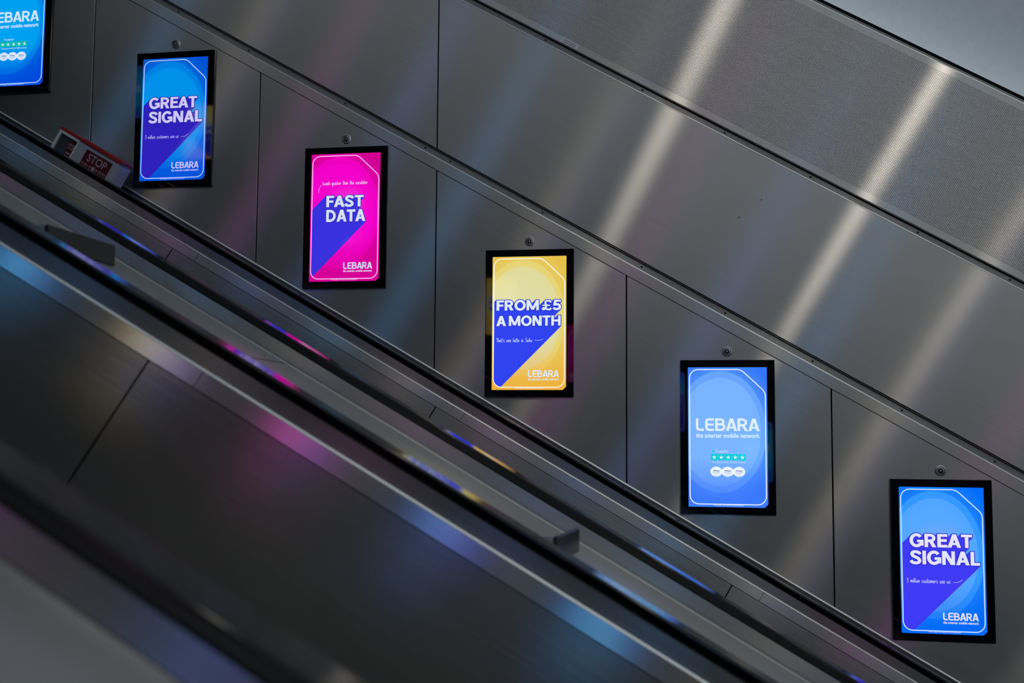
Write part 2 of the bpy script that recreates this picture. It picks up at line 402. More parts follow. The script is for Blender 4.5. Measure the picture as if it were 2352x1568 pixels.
def deck(label, y0, y1, cuts, lip=None):
    root = empty('balustrade_deck', (0, 0, 0), True)
    tag(root, label, 'escalator deck', None)
    for a, b_ in zip(cuts[:-1], cuts[1:]):
        strip('deck_plate', [(y0, NP - 0.012), (y0, NP - 0.001), (y1, NP - 0.001), (y1, NP - 0.012)], STEEL_DECK, root, a + 0.002, b_ - 0.002)
    if lip: strip('edge_strip', tube(lip, NP - 0.0002, 0.0016), STEEL_BRIGHT, root, smooth=True)
    if lip: strip('joint_seal', [(lip + 0.003, NP - 0.004), (lip + 0.003, NP + 0.0002), (lip + 0.012, NP + 0.0002), (lip + 0.012, NP - 0.004)], BLACK_GAP, root)
    return root
deck('narrow dark steel ledge between the screen wall and the furthest handrail', 0.012, -0.156, [S0, S1])
deck('flat steel deck with slide-stop wedges between the two escalators', -1.596, -2.251, [S0, -3.3, -0.204, 2.9, S1], lip=-1.648)
deck('blurred pale grey steel deck in the bottom left corner', -3.513, -4.20, [S0, S1])

def slide_stop(s, label):
    root = empty('slide_stop', frame_pt(s, -1.91, NP), False)
    tag(root, label, 'wedge', 'slide-stop wedges on the escalator deck')
    h, tn = 0.055, math.tan(A30)
    foot = lambda x: -x * tn + 0.0006                                   # just clear of the sloping deck
    mb = MB()                                                           # upright plate, slightly turned on the deck
    for (y, dx, dz) in ((-0.140, -0.0185, 0.0055), (0.13, 0, 0)):
        mb.v += [(x + dx, y, foot(x + dx) if z == 0 else z + dz) for (x, z) in [(0, 0), (0, h), (-0.009, h), (-0.009, 0)]]
    mb.f = [(0, 1, 5, 4), (1, 2, 6, 5), (2, 3, 7, 6), (3, 0, 4, 7), (0, 3, 2, 1), (4, 5, 6, 7)]
    mb.build('stop_plate', WEDGE, root, bevel=0.0022)
    mb = MB(); x0, zt = -0.0275, 0.0595                                 # side return running back into the slope
    for y in (-0.140, -0.136): mb.v += [(x0, y, foot(x0)), (x0, y, zt), (-(zt - 0.0006) / tn, y, zt)]
    mb.f = [(0, 1, 4, 3), (1, 2, 5, 4), (2, 0, 3, 5), (0, 2, 1), (3, 4, 5)]
    mb.build('side_return', STEEL_TRIM, root)
    return root
slide_stop(0.70, 'upright steel wedge on the lower stretch of the deck, nearest the middle of the photo')
slide_stop(-0.685, 'dull brown-grey steel wedge at the upper left end of the deck')

# ------------------------------------------------------------------ lettering
def strip_quads(pts, wd, closed=False):
    n = len(pts); out = []
    nor = []
    for i in range(n):
        if closed: a, b_ = pts[i - 1], pts[(i + 1) % n]; p0, p1, p2 = pts[i - 1], pts[i], pts[(i + 1) % n]
        else: p0, p1, p2 = pts[max(i - 1, 0)], pts[i], pts[min(i + 1, n - 1)]
        d1 = Vector((p1[0] - p0[0], p1[1] - p0[1])); d2 = Vector((p2[0] - p1[0], p2[1] - p1[1]))
        if d1.length < 1e-9: d1 = d2.copy()
        if d2.length < 1e-9: d2 = d1.copy()
        d1.normalize(); d2.normalize()
        t = d1 + d2
        if t.length < 1e-6: t = d1
        t.normalize(); nv = Vector((-t.y, t.x)); c = max(0.5, nv.dot(Vector((-d1.y, d1.x))))
        nor.append(nv * (wd / 2 / c))
    for i in range(n if closed else n - 1):
        j = (i + 1) % n
        a, b_ = Vector(pts[i]), Vector(pts[j])
        out.append([tuple(a + nor[i]), tuple(a - nor[i]), tuple(b_ - nor[j]), tuple(b_ + nor[j])])
    return out
def arc(cx, cy, rx, ry, a0, a1, k=12, e=1.0):
    r = []
    for i in range(k + 1):
        a = math.radians(a0 + (a1 - a0) * i / k); c, s = math.cos(a), math.sin(a)
        r.append((cx + rx * math.copysign(abs(c) ** e, c), cy + ry * math.copysign(abs(s) ** e, s)))
    return r
def catmull(P, k=6):
    out = []
    Q = [P[0]] + list(P) + [P[-1]]
    for i in range(1, len(Q) - 2):
        p0, p1, p2, p3 = Q[i - 1:i + 3]
        for j in range(k):
            t = j / k
            out.append(tuple(0.5 * (2 * p1[m] + (p2[m] - p0[m]) * t + (2 * p0[m] - 5 * p1[m] + 4 * p2[m] - p3[m]) * t * t + (3 * p1[m] - p0[m] - 3 * p2[m] + p3[m]) * t ** 3) for m in (0, 1)))
    out.append(P[-1]); return out
def rect(x0, x1, y0, y1): return [(x0, y0), (x1, y0), (x1, y1), (x0, y1)]
def para(x0, x1, wd, y0=0, y1=1): return [(x0 - wd / 2, y0), (x0 + wd / 2, y0), (x1 + wd / 2, y1), (x1 - wd / 2, y1)]
def glyph(ch, w, rounded=False):
    """convex pieces of a capital of height 1 drawn with a pen of width w; returns (pieces, advance)"""
    h = w / 2; q = []
    wy = w * 0.88; hy = wy / 2
    if ch == 'I': return [rect(0, w, 0, 1)], w
    if ch in 'EFL':
        g = {'E': 0.63, 'F': 0.60, 'L': 0.58}[ch]
        if rounded and ch in 'EL':
            r = 0.17
            pts = ([(g, 1 - hy)] if ch == 'E' else [])
            if ch == 'E': pts += arc(h + r, 1 - hy - r, r, r, 90, 180, 6) + arc(h + r, hy + r, r, r, 180, 270, 6) + [(g, hy)]
            else: pts += [(h, 1)] + arc(h + r, hy + r, r, r, 180, 270, 6) + [(g, hy)]
            q = strip_quads(pts, w * 0.96)
            if ch == 'E': q.append(rect(h, g * 0.95, 0.5 - hy, 0.5 + hy))
            return q, g
        q.append(rect(0, w, 0, 1))
        if ch in 'EF': q.append(rect(0, g, 1 - wy, 1)); q.append(rect(0, g * 0.93, 0.52 - hy, 0.52 + hy) if ch == 'E' else rect(0, g * 0.92, 0.49 - hy, 0.49 + hy))
        if ch in 'EL': q.append(rect(0, g, 0, wy))
        return q, g
    if ch == 'T':
        g = 0.70; return [rect(0, g, 1 - wy, 1), rect(g / 2 - h, g / 2 + h, 0, 1)], g
    if ch == 'H':
        g = 0.80; return [rect(0, w, 0, 1), rect(g - w, g, 0, 1), rect(0, g, 0.5 - hy, 0.5 + hy)], g
    if ch == 'N':
        g = 0.80; return [rect(0, w, 0, 1), rect(g - w, g, 0, 1), para(g - w * 0.62, w * 0.62, w * 1.2)], g
    if ch == 'M':
        g = 1.0; k = w * 1.02
        return [rect(0, w * 0.95, 0, 1), rect(g - w * 0.95, g, 0, 1), para(g / 2, k * 0.52, k, 0.06), para(g / 2, g - k * 0.52, k, 0.06)], g
    if ch == 'A':
        g = 0.84 if not rounded else 0.80; k = w * 1.08
        return [para(k / 2, g / 2 - (0 if not rounded else 0.02), k), para(g - k / 2, g / 2 + (0 if not rounded else 0.02), k), rect(g * 0.24, g * 0.76, 0.20, 0.20 + wy * 0.85)], g
    if ch == 'O':
        g = 0.92; return strip_quads(arc(g / 2, 0.5, g / 2 - h, 0.515 - hy, 0, 360, 32)[:-1], w, True), g
    if ch == 'D':
        g = 0.80; r = 0.5 - hy
        return [rect(0, w, 0, 1)] + strip_quads([(h, 1 - hy), (g - h - r * 0.92, 1 - hy)] + arc(g - h - r * 0.92, 0.5, r * 0.92, r, 84, -84, 14) + [(g - h - r * 0.92, hy), (h, hy)], w * 0.95), g
    if ch == 'G':
        g = 0.88
        q = strip_quads(arc(g / 2, 0.5, g / 2 - h, 0.515 - hy, 38, 322, 26), w)
        q += [rect(g * 0.54, g, 0.54 - wy, 0.54), rect(g - w, g, 0.10, 0.54)]
        return q, g
    if ch in 'RB':
        g = 0.74; m = 0.47 if ch == 'R' else 0.53; r1 = (1 - hy - m) / 2
        xr = g - h - (0.06 if ch == 'R' else 0.08)
        q = [rect(0, w, 0, 1)] + strip_quads([(h, 1 - hy), (xr - r1, 1 - hy)] + arc(xr - r1, m + r1, r1 + 0.02, r1, 84, -84, 10) + [(xr - r1, m), (h, m)], w * 0.92)
        if ch == 'R': q.append(para(g - w * 0.60, g * 0.52, w * 1.16, 0, m))
        else:
            r2 = (m - hy) / 2
            q += strip_quads([(h, m), (g - h - r2, m)] + arc(g - h - r2, hy + r2, r2 + 0.01, r2, 84, -84, 10) + [(g - h - r2, hy), (h, hy)], w * 0.92)
        return q, g
    if ch == 'S':
        g = 0.72
        P = [(g - 0.075, 0.735), (g - 0.17, 0.86), (g / 2, 1.01 - hy), (h + 0.07, 0.87), (h + 0.02, 0.735), (h + 0.10, 0.60), (g / 2, 0.515), (g - h - 0.10, 0.43), (g - h - 0.01, 0.285), (g - h - 0.07, 0.14), (g / 2, -0.01 + hy), (0.16, 0.13), (0.055, 0.27)]
        return strip_quads(catmull(P), w * 0.97), g
    if ch == '5':
        g = 0.70
        P = [(h - 0.02, 0.24), (0.18, 0.13), (g * 0.47, hy - 0.01), (g - h - 0.03, 0.17), (g - h, 0.32), (g - h - 0.05, 0.48), (g * 0.52, 0.57), (0.16, 0.50)]
        return strip_quads(catmull(P), w * 0.95) + [rect(0.13, g * 0.96, 1 - wy, 1), [(0.05, 0.44), (0.05 + w, 0.44), (0.13 + w * 0.9, 1), (0.13, 1)]], g
    if ch == '£':
        g = 0.80
        P = [(g - 0.08, 0.74), (g - 0.15, 0.89), (g * 0.62, 1 - hy), (g * 0.42, 0.90), (g * 0.36, 0.72), (g * 0.42, 0.50), (g * 0.41, 0.28), (g * 0.28, 0.10), (0.11, 0.07), (0.08, 0.17), (0.22, 0.22), (g * 0.5, 0.10), (g * 0.76, 0.06), (g - 0.03, 0.20)]
        return strip_quads(catmull(P), w * 0.72) + [rect(0.04, g * 0.84, 0.47 - hy * 0.65, 0.47 + hy * 0.65)], g
    if ch == ' ': return [], 0.24
    return [], 0.3
def word(txt, w, gap=0.07, rounded=False):
    q = []; x = 0
    for i, ch in enumerate(txt):
        g, adv = glyph(ch, w, rounded)
        k = gap
        if i and (txt[i - 1] + ch) in ('AT', 'TA', 'FA', 'AS', 'RA', 'BA', 'AR', 'EA'): k = gap - 0.06
        if i and ch != ' ': x += k if txt[i - 1] != ' ' else 0
        q += [[(x + a, b_) for (a, b_) in p] for p in g]; x += adv
    return q, x
def place(q, wid, x0, x1, z0, z1):
    return [[(x0 + a * (x1 - x0) / wid, z0 + b_ * (z1 - z0)) for (a, b_) in p] for p in q]
def hull(pts):
    pts = sorted(set((round(a, 6), round(b_, 6)) for a, b_ in pts))
    def half(ps):
        r = []
        for p in ps:
            while len(r) >= 2 and (r[-1][0] - r[-2][0]) * (p[1] - r[-2][1]) - (r[-1][1] - r[-2][1]) * (p[0] - r[-2][0]) <= 1e-12: r.pop()
            r.append(p)
        return r
    a, b_ = half(pts), half(pts[::-1]); return a[:-1] + b_[:-1]
def clip(poly, win):
    """clip polygon by convex counter-clockwise window"""
    out = poly
    for i in range(len(win)):
        a, b_ = win[i], win[(i + 1) % len(win)]; inp = out; out = []
        sd = lambda p: (b_[0] - a[0]) * (p[1] - a[1]) - (b_[1] - a[1]) * (p[0] - a[0])
        for k in range(len(inp)):
            p, c = inp[k - 1], inp[k]; sp_, s_c = sd(p), sd(c)
            if (sp_ >= 0) != (s_c >= 0):
                t = sp_ / (sp_ - s_c); out.append((p[0] + (c[0] - p[0]) * t, p[1] + (c[1] - p[1]) * t))
            if s_c >= 0: out.append(c)
        if not out: return []
    return out
def flat(name, polys, off, mat, parent):
    """flat printed or lit shapes facing the viewer (local -y)"""
    v = []; f = []
    for p in polys:
        if len(p) < 3: continue
        ar = sum(p[k - 1][0] * p[k][1] - p[k][0] * p[k - 1][1] for k in range(len(p)))
        if abs(ar) < 1e-10: continue
        if ar < 0: p = p[::-1]
        i = len(v); v += [(a, -off, b_) for (a, b_) in p]; f.append(tuple(range(i, i + len(p))))
    return mesh_obj(name, v, f, mat, parent)
def type_set(txt, x0, x1, z0, em, bold=0.0, shear=0.0):
    """small type: returns triangles fitted between x0 and x1 on baseline z0 with em size em"""
    cu = bpy.data.curves.new('type', 'FONT'); cu.body = txt; cu.size = 1.0; cu.offset = bold; cu.shear = shear
    cu.resolution_u = 3
    ob = bpy.data.objects.new('type', cu)
    me = bpy.data.meshes.new_from_object(ob)
    xs = [v.co.x for v in me.vertices]; a, b_ = min(xs), max(xs); k = (x1 - x0) / (b_ - a)
    vv = [(x0 + (v.co.x - a) * k, z0 + v.co.y * em) for v in me.vertices]
    r = [[vv[i] for i in p.vertices] for p in me.polygons]
    bpy.data.objects.remove(ob); bpy.data.curves.remove(cu); bpy.data.meshes.remove(me)
    return r
HAND = {
 '3': (.5, [[(0,.9),(.25,1),(.42,.85),(.2,.6),(.45,.35),(.25,0),(0,.1)]]), 'm': (.60, [[(0,.5),(.02,0)],[(.02,.3),(.15,.55),(.25,.4),(.25,0)],[(.25,.35),(.4,.55),(.5,.4),(.52,0)]]),
 'i': (.15, [[(.05,.5),(.05,0)],[(.06,.72),(.07,.79)]]), 'l': (.14, [[(.06,1),(.04,0)]]), 'o': (.45, [[(.2,.54),(.04,.36),(.05,.1),(.2,0),(.36,.15),(.34,.42),(.2,.54)]]),
 'n': (.38, [[(0,.5),(.02,0)],[(.02,.3),(.16,.55),(.28,.4),(.29,0)]]), 'c': (.40, [[(.33,.45),(.2,.55),(.04,.35),(.06,.08),(.2,0),(.35,.1)]]),
 'u': (.45, [[(.02,.5),(.04,.1),(.18,0),(.32,.15),(.34,.5)],[(.34,.5),(.37,0)]]), 's': (.35, [[(.3,.5),(.12,.55),(.06,.4),(.25,.25),(.28,.08),(.12,0),(0,.06)]]),
 't': (.28, [[(.13,.95),(.1,.05),(.2,0)],[(0,.62),(.28,.66)]]), 'e': (.41, [[(.05,.28),(.34,.32),(.25,.54),(.08,.48),(.03,.22),(.15,0),(.35,.08)]]),
 'r': (.31, [[(.03,.5),(.04,0)],[(.04,.3),(.15,.5),(.28,.5)]]), 'a': (.43, [[(.32,.45),(.15,.55),(.02,.25),(.12,0),(.3,.2),(.33,.5)],[(.33,.5),(.36,0)]]),
 'd': (.43, [[(.3,.4),(.15,.52),(.02,.25),(.12,0),(.3,.2)],[(.32,1),(.34,0)]]), 'q': (.46, [[(.32,.45),(.15,.55),(.02,.25),(.12,0),(.3,.2),(.33,.5)],[(.33,.5),(.33,-.4),(.42,-.3)]]),
 'k': (.39, [[(.04,1),(.04,0)],[(.3,.52),(.06,.25),(.34,0)]]), 'h': (.39, [[(.04,1),(.04,0)],[(.04,.3),(.18,.54),(.3,.4),(.31,0)]]),
 'L': (.45, [[(.05,1),(.04,0)],[(.04,0),(.4,.02)]]), 'T': (.42, [[(0,.97),(.5,1)],[(.25,.98),(.23,0)]]), 'S': (.5, [[(.42,.9),(.2,1),(.05,.8),(.35,.5),(.42,.2),(.2,0),(0,.12)]]),
 "'": (.13, [[(.06,1),(.03,.8)]]), ' ': (.42, [])}
def handwriting(txt, x0, x1, z0, cap, pen):
    """thin handwritten line fitted between x0 and x1"""
    tot = sum(HAND[c][0] + 0.07 for c in txt) - 0.07; k = (x1 - x0) / tot; x = 0; out = []
    for c in txt:
        for st in HAND[c][1]:
            P = [(x0 + (x + a) * k, z0 + b_ * cap) for a, b_ in st]
            out += strip_quads(catmull(P, 5) if len(P) > 2 else P, pen)
        x += HAND[c][0] + 0.07
    return out
def star(cx, cz, r):
    P = []
    for k in range(10):
        a = PI / 2 + k * PI / 5; rr = r if k % 2 == 0 else r * 0.40
        P.append((cx + rr * math.cos(a), cz + rr * math.sin(a)))
    return [[(cx, cz), P[k], P[(k + 1) % 10]] for k in range(10)]
def oval(cx, cz, rx, rz, n=32): return [(cx + rx * math.cos(2 * PI * k / n), cz + rz * math.sin(2 * PI * k / n)) for k in range(n)]

# ------------------------------------------------------------------ advert screens
FW, FH, DW, DH = 0.3620, 0.5985, 0.3025, 0.5415
U = lambda u: (u - 0.5) * DW
V = lambda v: (0.5 - v) * DH
def border_path():
    x0, x1, z0, z1 = U(0.020), U(0.978), V(0.980), V(0.016); r = 0.033
    ca, cb = (U(0.672), z1), (x1, V(0.178))
    P = arc(x0 + r, z0 + r, r, r, 180, 270, 8) + arc(x1 - r, z0 + r, r, r, 270, 360, 8)
    def corner(p, c, n_, d_):
        pv, nx = Vector(p) - Vector(c), Vector(n_) - Vector(c); pv.normalize(); nx.normalize()
        a, b_ = Vector(c) + pv * d_, Vector(c) + nx * d_
        return [tuple((1 - t) ** 2 * a + 2 * t * (1 - t) * Vector(c) + t * t * b_) for t in [k / 6 for k in range(7)]]
    P += corner((x1, z0), cb, ca, 0.017) + corner(cb, ca, (x0, z1), 0.017) + arc(x0 + r, z1 - r, r, r, 90, 180, 8)
    return P                                   # counter-clockwise
BORDER = border_path()
LEB, LEBW = word('LEBARA', 0.185, 0.085, True)

MATS = {}
def lamp_mat(rgb, k=1.0):
    key = (tuple(rgb), k)
    if key not in MATS: MATS[key] = glow('lit_%d_%d_%d' % tuple(rgb), rgb, k)
    return MATS[key]

def advert(style, pal, loc):
    root = empty('advert_screen', loc)
    mb = MB(); mb.box(-FW / 2, FW / 2, 0.0, 0.0125, -FH / 2, FH / 2)
    fr = mb.build('bezel', [BEZEL], root, bevel=0.0012)
    mb = MB(); mb.box(-FW / 2 + 0.002, FW / 2 - 0.002, 0.0125, 0.0145, -FH / 2 + 0.002, FH / 2 - 0.002)
    ch = 0.0135
    dp = flat('display', [[(-DW / 2, -DH / 2), (DW / 2 - ch, -DH / 2), (DW / 2, -DH / 2 + ch), (DW / 2, DH / 2), (-DW / 2, DH / 2)]], 0.0003, pal['bg'], root)
    wt = lamp_mat(pal['text'], pal.get('k', 1.0)); bd = lamp_mat(pal['line'], pal.get('k', 1.0))
    flat('border_line', strip_quads(BORDER, 0.0036, True), 0.0006, bd, dp)
    foot = type_set('Terms apply, visit lebara.co.uk/comparison', U(0.31), U(0.695), V(0.9905), 0.0068)
    flat('small_print', foot, 0.0006, wt, dp)
    if style in 'GPY':
        lines = {'G': (('GREAT', .114, .853, .321, .412), ('SIGNAL', .116, .937, .437, .530)),
                 'P': (('FAST', .228, .767, .330, .419), ('DATA', .230, .797, .441, .535)),
                 'Y': (('FROM £5', .058, .932, .329, .406), ('A MONTH', .058, .925, .446, .522))}[style]
        Q = []
        for (t, u0, u1, v0, v1) in lines:
            q, wd = word(t, 0.222, 0.062); Q += place(q, wd, U(u0), U(u1), V(v1), V(v0))
        inside = BORDER
        o = 0.0032
        oct_ = [(o * math.cos(PI / 8 + k * PI / 4), o * math.sin(PI / 8 + k * PI / 4)) for k in range(8)]
        rim = [hull([(a + dx, b_ + dy) for (a, b_) in p for (dx, dy) in oct_]) for p in Q]
        sh = []
        for p in rim:
            h_ = hull(list(p) + [(a - 0.7, b_ - 0.7) for (a, b_) in p])
            c = clip(h_, inside)
            if c: sh.append(c)
        flat('headline_shadow', sh, 0.0005, lamp_mat(pal['shadow'], pal.get('k', 1.0)), dp)
        flat('headline_outline', rim, 0.0007, lamp_mat(pal['rim'], pal.get('k', 1.0)), dp)
        flat('headline', Q, 0.0010, wt, dp)
        txt, u0, u1, vb = {'G': ('3 million customers use us', .070, .585, .656), 'P': ('Loads quicker than this escalator', .170, .820, .244), 'Y': ("That's one latte in Soho", .060, .545, .643)}[style]
        sl = handwriting(txt, U(u0), U(u1), V(vb), 0.0158, 0.00125)
        sw = {'G': [(.618, .648), (.66, .648), (.70, .640), (.727, .628)], 'P': [(.148, .247), (.128, .262), (.115, .285), (.114, .306)], 'Y': [(.578, .630), (.62, .633), (.66, .629), (.688, .620)]}[style]
        sl += strip_quads(catmull([(U(a), V(b_)) for a, b_ in sw]), 0.0011)
        flat('slogan', sl, 0.0010, wt, dp)
        flat('logo', place(LEB, LEBW, U(.490), U(.905), V(.905), V(.854)), 0.0010, wt, dp)
        flat('tagline', type_set('the smarter mobile network', U(.490), U(.905), V(.9285), 0.0125, 0.022), 0.0010, wt, dp)
    else:
        flat('logo', place(LEB, LEBW, U(.098), U(.902), V(.457), V(.368)), 0.0010, wt, dp)
        flat('tagline', type_set('the smarter mobile network', U(.098), U(.902), V(.505), 0.0235, 0.022), 0.0010, wt, dp)
        tl = lamp_mat(pal['teal'], pal.get('k', 1.0))
        rt = flat('star_rating', [rect(U(.287 + .0885 * k), U(.287 + .0885 * k + .083), V(.667), V(.622)) for k in range(5)] + star(U(.314), V(.604), 0.0072), 0.0006, tl, dp)
        flat('rating_text', sum([star(U(.287 + .0885 * k + .0415), V(.646), 0.0088) for k in range(5)], []) + type_set('Trustpilot', U(.343), U(.507), V(.612), 0.0135) +
             type_set('Trustscore 4.8 | 57,020 reviews', U(.30), U(.722), V(.686), 0.0098), 0.0010, wt, dp)
        flat('badges', [oval(U(c), V(.748), 0.0232, 0.0192) for c in (.354, .4965, .640)], 0.0010, lamp_mat(pal['badge'], pal.get('k', 1.0)), dp)
        bt = []
        for c in (.354, .4965, .640):
            bt += type_set('Which?', U(c - .043), U(c + .043), V(.747), 0.0085, 0.03) + type_set('Recommended', U(c - .047), U(c + .047), V(.757), 0.0052, 0.0) + type_set('Provider', U(c - .027), U(c + .027), V(.7655), 0.0052, 0.0)
            bt += strip_quads(arc(U(c), V(.748), 0.0190, 0.0155, 222, 318, 8), 0.0006)
        flat('badge_text', bt, 0.0013, lamp_mat(pal['ink'], pal.get('k', 1.0)), dp)
    return root

K_ = 1.0
PAL = {
 'L0': dict(bg=poster('poster_deep_cyan', (0, 163, 240), (0, 140, 232), (0, 78, 216), (0, 72, 220)), text=(205, 228, 255), line=(180, 222, 255), teal=(10, 185, 165), badge=(215, 232, 255), ink=(40, 50, 130)),
 'G1': dict(bg=poster('poster_ocean_blue', (0, 148, 234), (0, 128, 226), (0, 78, 208), (0, 84, 220)), text=(204, 196, 255), line=(185, 205, 255), shadow=(46, 32, 184), rim=(20, 22, 150)),
 'P2': dict(bg=poster('poster_magenta', (246, 0, 205), (238, 0, 192), (206, 0, 140), (214, 0, 150)), text=(214, 220, 250), line=(255, 190, 250), shadow=(56, 48, 216), rim=(38, 38, 170)),
 'Y3': dict(bg=poster('poster_yellow', (222, 220, 168), (231, 212, 118), (230, 192, 72), (240, 174, 58)), text=(220, 232, 252), line=(250, 248, 240), shadow=(48, 66, 236), rim=(28, 44, 190)),
 'L4': dict(bg=poster('poster_sky_blue', (126, 182, 255), (104, 164, 252), (50, 118, 250), (60, 120, 252)), text=(222, 238, 255), line=(232, 244, 255), teal=(0, 208, 214), badge=(236, 246, 255), ink=(30, 50, 150)),
 'G5': dict(bg=poster('poster_bright_blue', (92, 170, 255), (52, 152, 255), (0, 108, 250), (0, 104, 245)), text=(226, 226, 255), line=(205, 232, 255), shadow=(62, 58, 240), rim=(32, 40, 196)),
}
def wall_pos(i, front):
    P = Vector((0.7859 * i, 0.0, -0.45373 * i)); C = Vector(cam.location)
    t = (C.y - (-front)) / C.y
    return C + (P - C) * t
SPEC = ((0, 'L', 'L0', 'blue advert screen cut off by the top left corner of the photo'),
        (1, 'G', 'G1', 'blue advert screen reading GREAT SIGNAL at the upper left, above the stop box'),
        (2, 'P', 'P2', 'magenta advert screen reading FAST DATA'),
        (3, 'Y', 'Y3', 'yellow advert screen reading FROM £5 A MONTH'),
        (4, 'L', 'L4', 'pale blue advert screen with star rating and three white badges, right of the yellow screen'),
        (5, 'G', 'G5', 'bright blue advert screen reading GREAT SIGNAL, lowest on the wall at the right'))
screens = {}
for (i, st, pk, lab) in SPEC:
    o = advert(st, PAL[pk], wall_pos(i - 3, 0.0125)); screens[pk] = o
    tag(o, lab, 'advertising screen', 'advert screens along the escalator wall')

# screens across the hall: output raised to strengthen their glow in the steel
for pk in ('Y3', 'P2', 'G5', 'L4'):
    PAL[pk + 'o'] = dict(PAL[pk], k=OPPOSITE_GAIN)
PAL['P2o']['k'] = OPPOSITE_GAIN * 0.66
PAL['Y3o']['bg'] = poster('poster_yellow_boosted', (222, 220, 168), (231, 212, 118), (230, 192, 72), (240, 174, 58), OPPOSITE_GAIN)
PAL['P2o']['bg'] = poster('poster_magenta_boosted', (246, 0, 205), (238, 0, 192), (206, 0, 140), (214, 0, 150), OPPOSITE_GAIN * 0.66)
PAL['L4o'] = dict(PAL['L0'], k=OPPOSITE_GAIN); PAL['G5o'] = dict(PAL['G1'], k=OPPOSITE_GAIN)
PAL['L4o']['bg'] = poster('poster_cyan_boosted', (10, 168, 240), (0, 145, 232), (0, 84, 216), (0, 80, 220), OPPOSITE_GAIN)
PAL['G5o']['bg'] = poster('poster_blue_boosted', (10, 148, 240), (0, 128, 232), (0, 78, 214), (0, 84, 220), OPPOSITE_GAIN)
opp_first = {}
# the matching row on the wall across the hall, behind the photographer, mirrored in the steel
ORDER = {0: 'Y3', 1: 'P2', 2: 'G5', 3: 'L4'}
TONE = {'Y3': 'yellow', 'P2': 'magenta', 'G5': 'blue GREAT SIGNAL', 'L4': 'cyan-blue star-rated'}
RANK = {'Y3': ('uppermost', 'middle', 'lowest'), 'P2': ('uppermost', 'middle', 'lowest'), 'L4': ('uppermost', 'middle', 'lowest'), 'G5': ('upper', 'lower')}
seen = {}
for k in range(-5, 6):
    pk = ORDER[k % 4]
    if pk not in opp_first:
        o = opp_first[pk] = advert({'Y3': 'Y', 'P2': 'P', 'G5': 'G', 'L4': 'L'}[pk], PAL[pk + 'o'], (0, 0, 0))
    else:
        o = copy_tree(opp_first[pk])
    o.location = (-1.165 + JX * k, YO + 0.0130, (1.165 - JX * k) * math.tan(A30) + 0.07)
    o.rotation_euler = (0, 0, PI)
    seen[pk] = seen.get(pk, 0) + 1
    tag(o, '%s %s advert screen on the wall behind the photographer' % (RANK[pk][seen[pk] - 1], TONE[pk]), 'advertising screen', 'advert screens on the opposite wall')

# keyed locks above the screens
LOCKS = ('round steel lock above the upper left blue GREAT SIGNAL screen', 'round steel lock above the magenta screen', 'round steel lock above the yellow screen',
         'round steel lock above the pale blue star-rated screen', 'round steel lock above the lowest GREAT SIGNAL screen at the right')
lock0 = None
for i, lab in zip(range(-2, 3), LOCKS):
    loc = (0.7859 * i + 0.0005, -0.0, -0.45373 * i + 0.334)
    if lock0 is None:
        lock0 = empty('panel_lock', loc)
        mb = MB(); mb.lathe([(0.0200, 0.0), (0.0200, 0.0030), (0.0180, 0.0044), (0.0158, 0.0044), (0.0140, 0.0010)], 0, 0, 0, 36); mb.build('collar', CHROME, lock0, smooth=True)
        mb = MB(); mb.lathe([(0.0150, 0.0004), (0.0108, 0.0012), (0.0104, 0.0050), (0.0082, 0.0056), (0.0066, 0.0034)], 0, 0, 0, 30); mb.build('barrel', plain('grey_lock_metal', (0.36, 0.36, 0.35), 0.32, 1.0), lock0, smooth=True)
        mb = MB(); mb.lathe([(0.0070, 0.0020), (0.0040, 0.0020), (0.0036, 0.0046), (0.0, 0.0046)], 0, 0, 0, 20); cp = mb.build('core', CHROME, lock0, smooth=True)
        mb = MB(); mb.lathe([(0.0072, 0.0024), (0.0041, 0.0022)], 0, 0, 0, 20); mb.build('key_ring', BLACK_GAP, lock0)
        o = lock0
    else:
        o = copy_tree(lock0); o.location = loc
    tag(o, lab, 'lock', 'locks above the advert screens')

